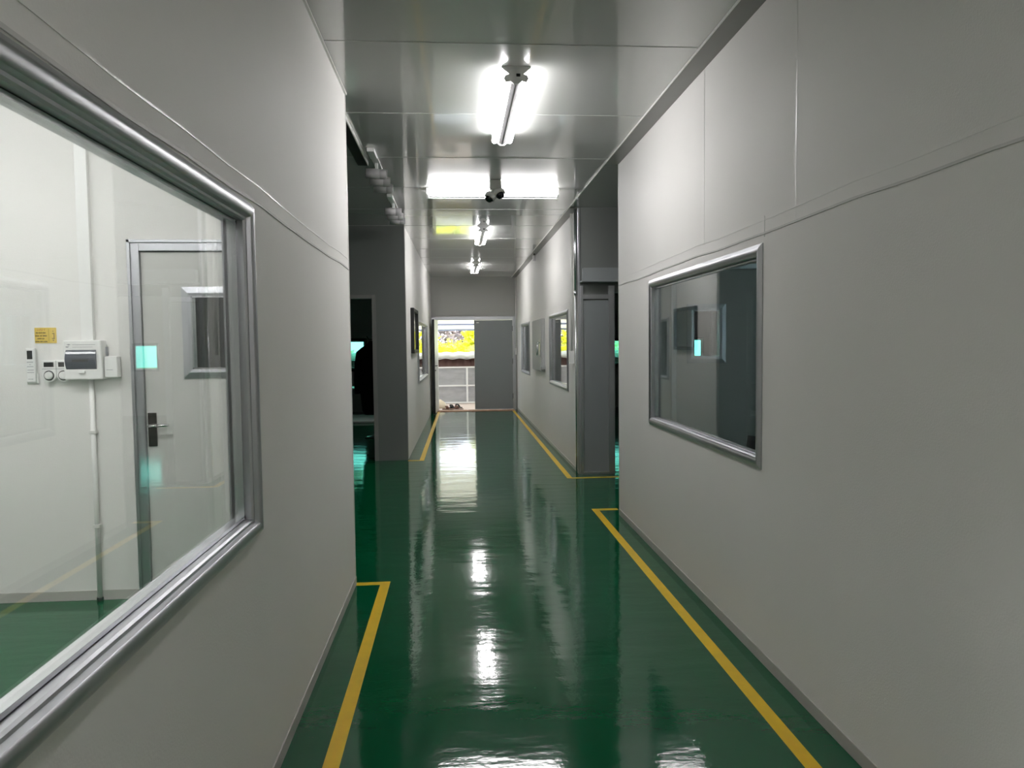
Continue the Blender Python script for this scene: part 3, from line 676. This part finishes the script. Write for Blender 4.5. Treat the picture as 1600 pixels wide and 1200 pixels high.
# planting
def bush(cx, cy, rx, ry, h, nleaf, size, label, m='foliage'):
    mb = MB(); rnd = random.Random(int(cx*100)+int(cy*10))
    for _ in range(nleaf):
        t = rnd.uniform(0, 2*PI); ph = math.acos(rnd.uniform(-.6, 1)); rad = rnd.uniform(.55, 1.0)
        c = Vector((cx+rx*rad*math.sin(ph)*math.cos(t), cy+ry*rad*math.sin(ph)*math.sin(t), h*.45+h*.55*rad*math.cos(ph)))
        d = Vector((rnd.gauss(0, 1), rnd.gauss(0, 1), rnd.gauss(.2, .7))).normalized(); p = d.orthogonal().normalized()
        p = (p*math.cos(rnd.uniform(0, 6))+d.cross(p)*math.sin(rnd.uniform(0, 6))).normalized(); q = d.cross(p)
        s = size*rnd.uniform(.6, 1.3); w_ = s*.28
        mb.add([c, c+d*s*.5+p*w_+q*.1*s, c+d*s, c+d*s*.5-p*w_+q*.1*s], [(0, 1, 2), (0, 2, 3)])
    for k in range(5):
        a = k*1.26; mb.cyl((cx, cy, -.03), (cx+rx*.5*math.cos(a), cy+ry*.5*math.sin(a), h*.7), .04, 6, .015)
    o = mb.build('garden_bush', m); return tag(o, label, 'bush', 'bushes behind the yard')
bush(-1.6, 24.0, 1.15, .9, 2.3, 2600, .22, 'leafy yellow green bush behind the left edge of the doorway view')
bush(1.05, 26.0, .95, .9, 2.6, 2600, .20, 'leafy bush seen in the middle of the open doorway')
bush(3.3, 24.6, 1.3, 1.0, 2.6, 2400, .22, 'leafy bush hidden behind the closed right leaf')
bush(-4.6, 25.0, 1.3, 1.1, 2.0, 1600, .22, 'pale leafed bush outside the teal window on the left', 'pale')
bush(6.6, 25.0, 1.6, 1.2, 2.1, 1600, .22, 'pale leafed bush outside the teal windows on the right', 'pale')

def palm(cx, cy, hh, label, nf=14, L=1.9, seed=1):
    rnd = random.Random(seed); root = empty('palm_plant', (cx, cy, -.03), label, 'palm')
    MB().cyl((cx, cy, -.03), (cx, cy, hh), .09, 12, .06).build('trunk', 'sandal', root)
    fr = MB()
    for k in range(nf):
        a = 2*PI*k/nf+rnd.uniform(-.2, .2); e = rnd.uniform(.2, 1.1); prev = None
        for s in range(9):
            u = s/8; r = L*u*math.cos(e*.7); z = hh+L*u*math.sin(e)-.9*u*u
            P = Vector((cx+r*math.cos(a), cy+r*math.sin(a), z))
            if prev is not None:
                fr.cyl(prev, P, .014, 5, .01, cap=False)
                d = (P-prev).normalized(); side = d.cross(Vector((0, 0, 1))).normalized()
                for q in range(3):
                    c = prev.lerp(P, q/3); ll = .55*math.sin(PI*(.12+.85*u))
                    for sg_ in (-1, 1):
                        tip = c+side*sg_*ll+d*ll*.5+Vector((0, 0, -.25*ll)); w_ = d*.022
                        fr.add([c-w_, c+w_, tip], [(0, 1, 2)])
            prev = P
    o = fr.build('fronds', 'frond', root); return root
bush(-.1, 28.6, 1.2, .9, 1.62, 1600, .20, 'leafy bush farther back between the two nearer ones')
bush(-1.2, 32.0, 2.6, 1.2, 3.4, 3800, .26, 'large hazy grey tree crown in the distance beyond the bushes', 'haze')
palm(.35, 21.9, .9, 'palm with slanting yellow green fronds in the doorway view', seed=3)
# shoes and sack by the door
sk = MB(); secs = []
vs = []; n = 20
prof = [(0, .12), (.03, .16), (.09, .15), (.15, .11), (.19, .05), (.21, .01)]
for (z, r) in prof:
    for i in range(n):
        t = 2*PI*i/n; k = 1+.08*math.sin(3*t+z*20)
        vs.append((-.40+r*k*math.cos(t)*.9, 17.75+r*k*math.sin(t), z-.01))
m_ = len(prof); sk.add(vs, [(j*n+i, j*n+(i+1) % n, (j+1)*n+(i+1) % n, (j+1)*n+i) for j in range(m_-1) for i in range(n)]+[tuple(range(n)), tuple((m_-1)*n+i for i in range(n))], True)
tag(sk.build('sack', 'sack'), 'slumped white sack on the ground just outside the open leaf', 'sack')
def shoe(x, y, rz, m, label, sc=1, name='sandal'):
    root = empty(name, (x, y, -.01), label, 'footwear', 'footwear outside the end door'); root.rotation_euler = (0, 0, rz)
    vs = []; n = 18
    out = [(.045*math.sin(2*PI*i/n)*(1+.2*math.cos(2*PI*i/n))*sc, .13*math.cos(2*PI*i/n)*sc) for i in range(n)]
    mb = MB(); mb.prism(out, 'z', 0, .022)
    me = mb; 
    L = root.location; sole = MB(); sole.v = [(v[0]+L.x, v[1]+L.y, v[2]+L.z) for v in me.v]; sole.f = me.f; sole.build('sole', m, root, bevel=.004)
    st = MB(); pts = [(-.045*sc, .0, .015), (-.03*sc, .03, .06*sc), (0, .04, .075*sc), (.03*sc, .03, .06*sc), (.045*sc, .0, .015)]
    for dy in (-.015, 0, .015, .03): st.tube([(p[0]+L.x, p[1]+dy+L.y, p[2]+L.z) for p in pts], .010, 6)
    st.build('strap', m, root); return root
shoe(-.10, 17.66, 1.2, 'black', 'black sandal lying beside the white sack', 1.15)
shoe(.03, 17.80, .7, 'black', 'black sandal farther from the door, beside its pair', 1.15)
shoe(-.20, 17.32, 1.5, 'sandal', 'brown slipper nearest the threshold on the left', 1.1, 'slipper')
shoe(.02, 17.36, 1.2, 'sandal', 'brown slipper on the right, near the threshold', 1.1, 'slipper')
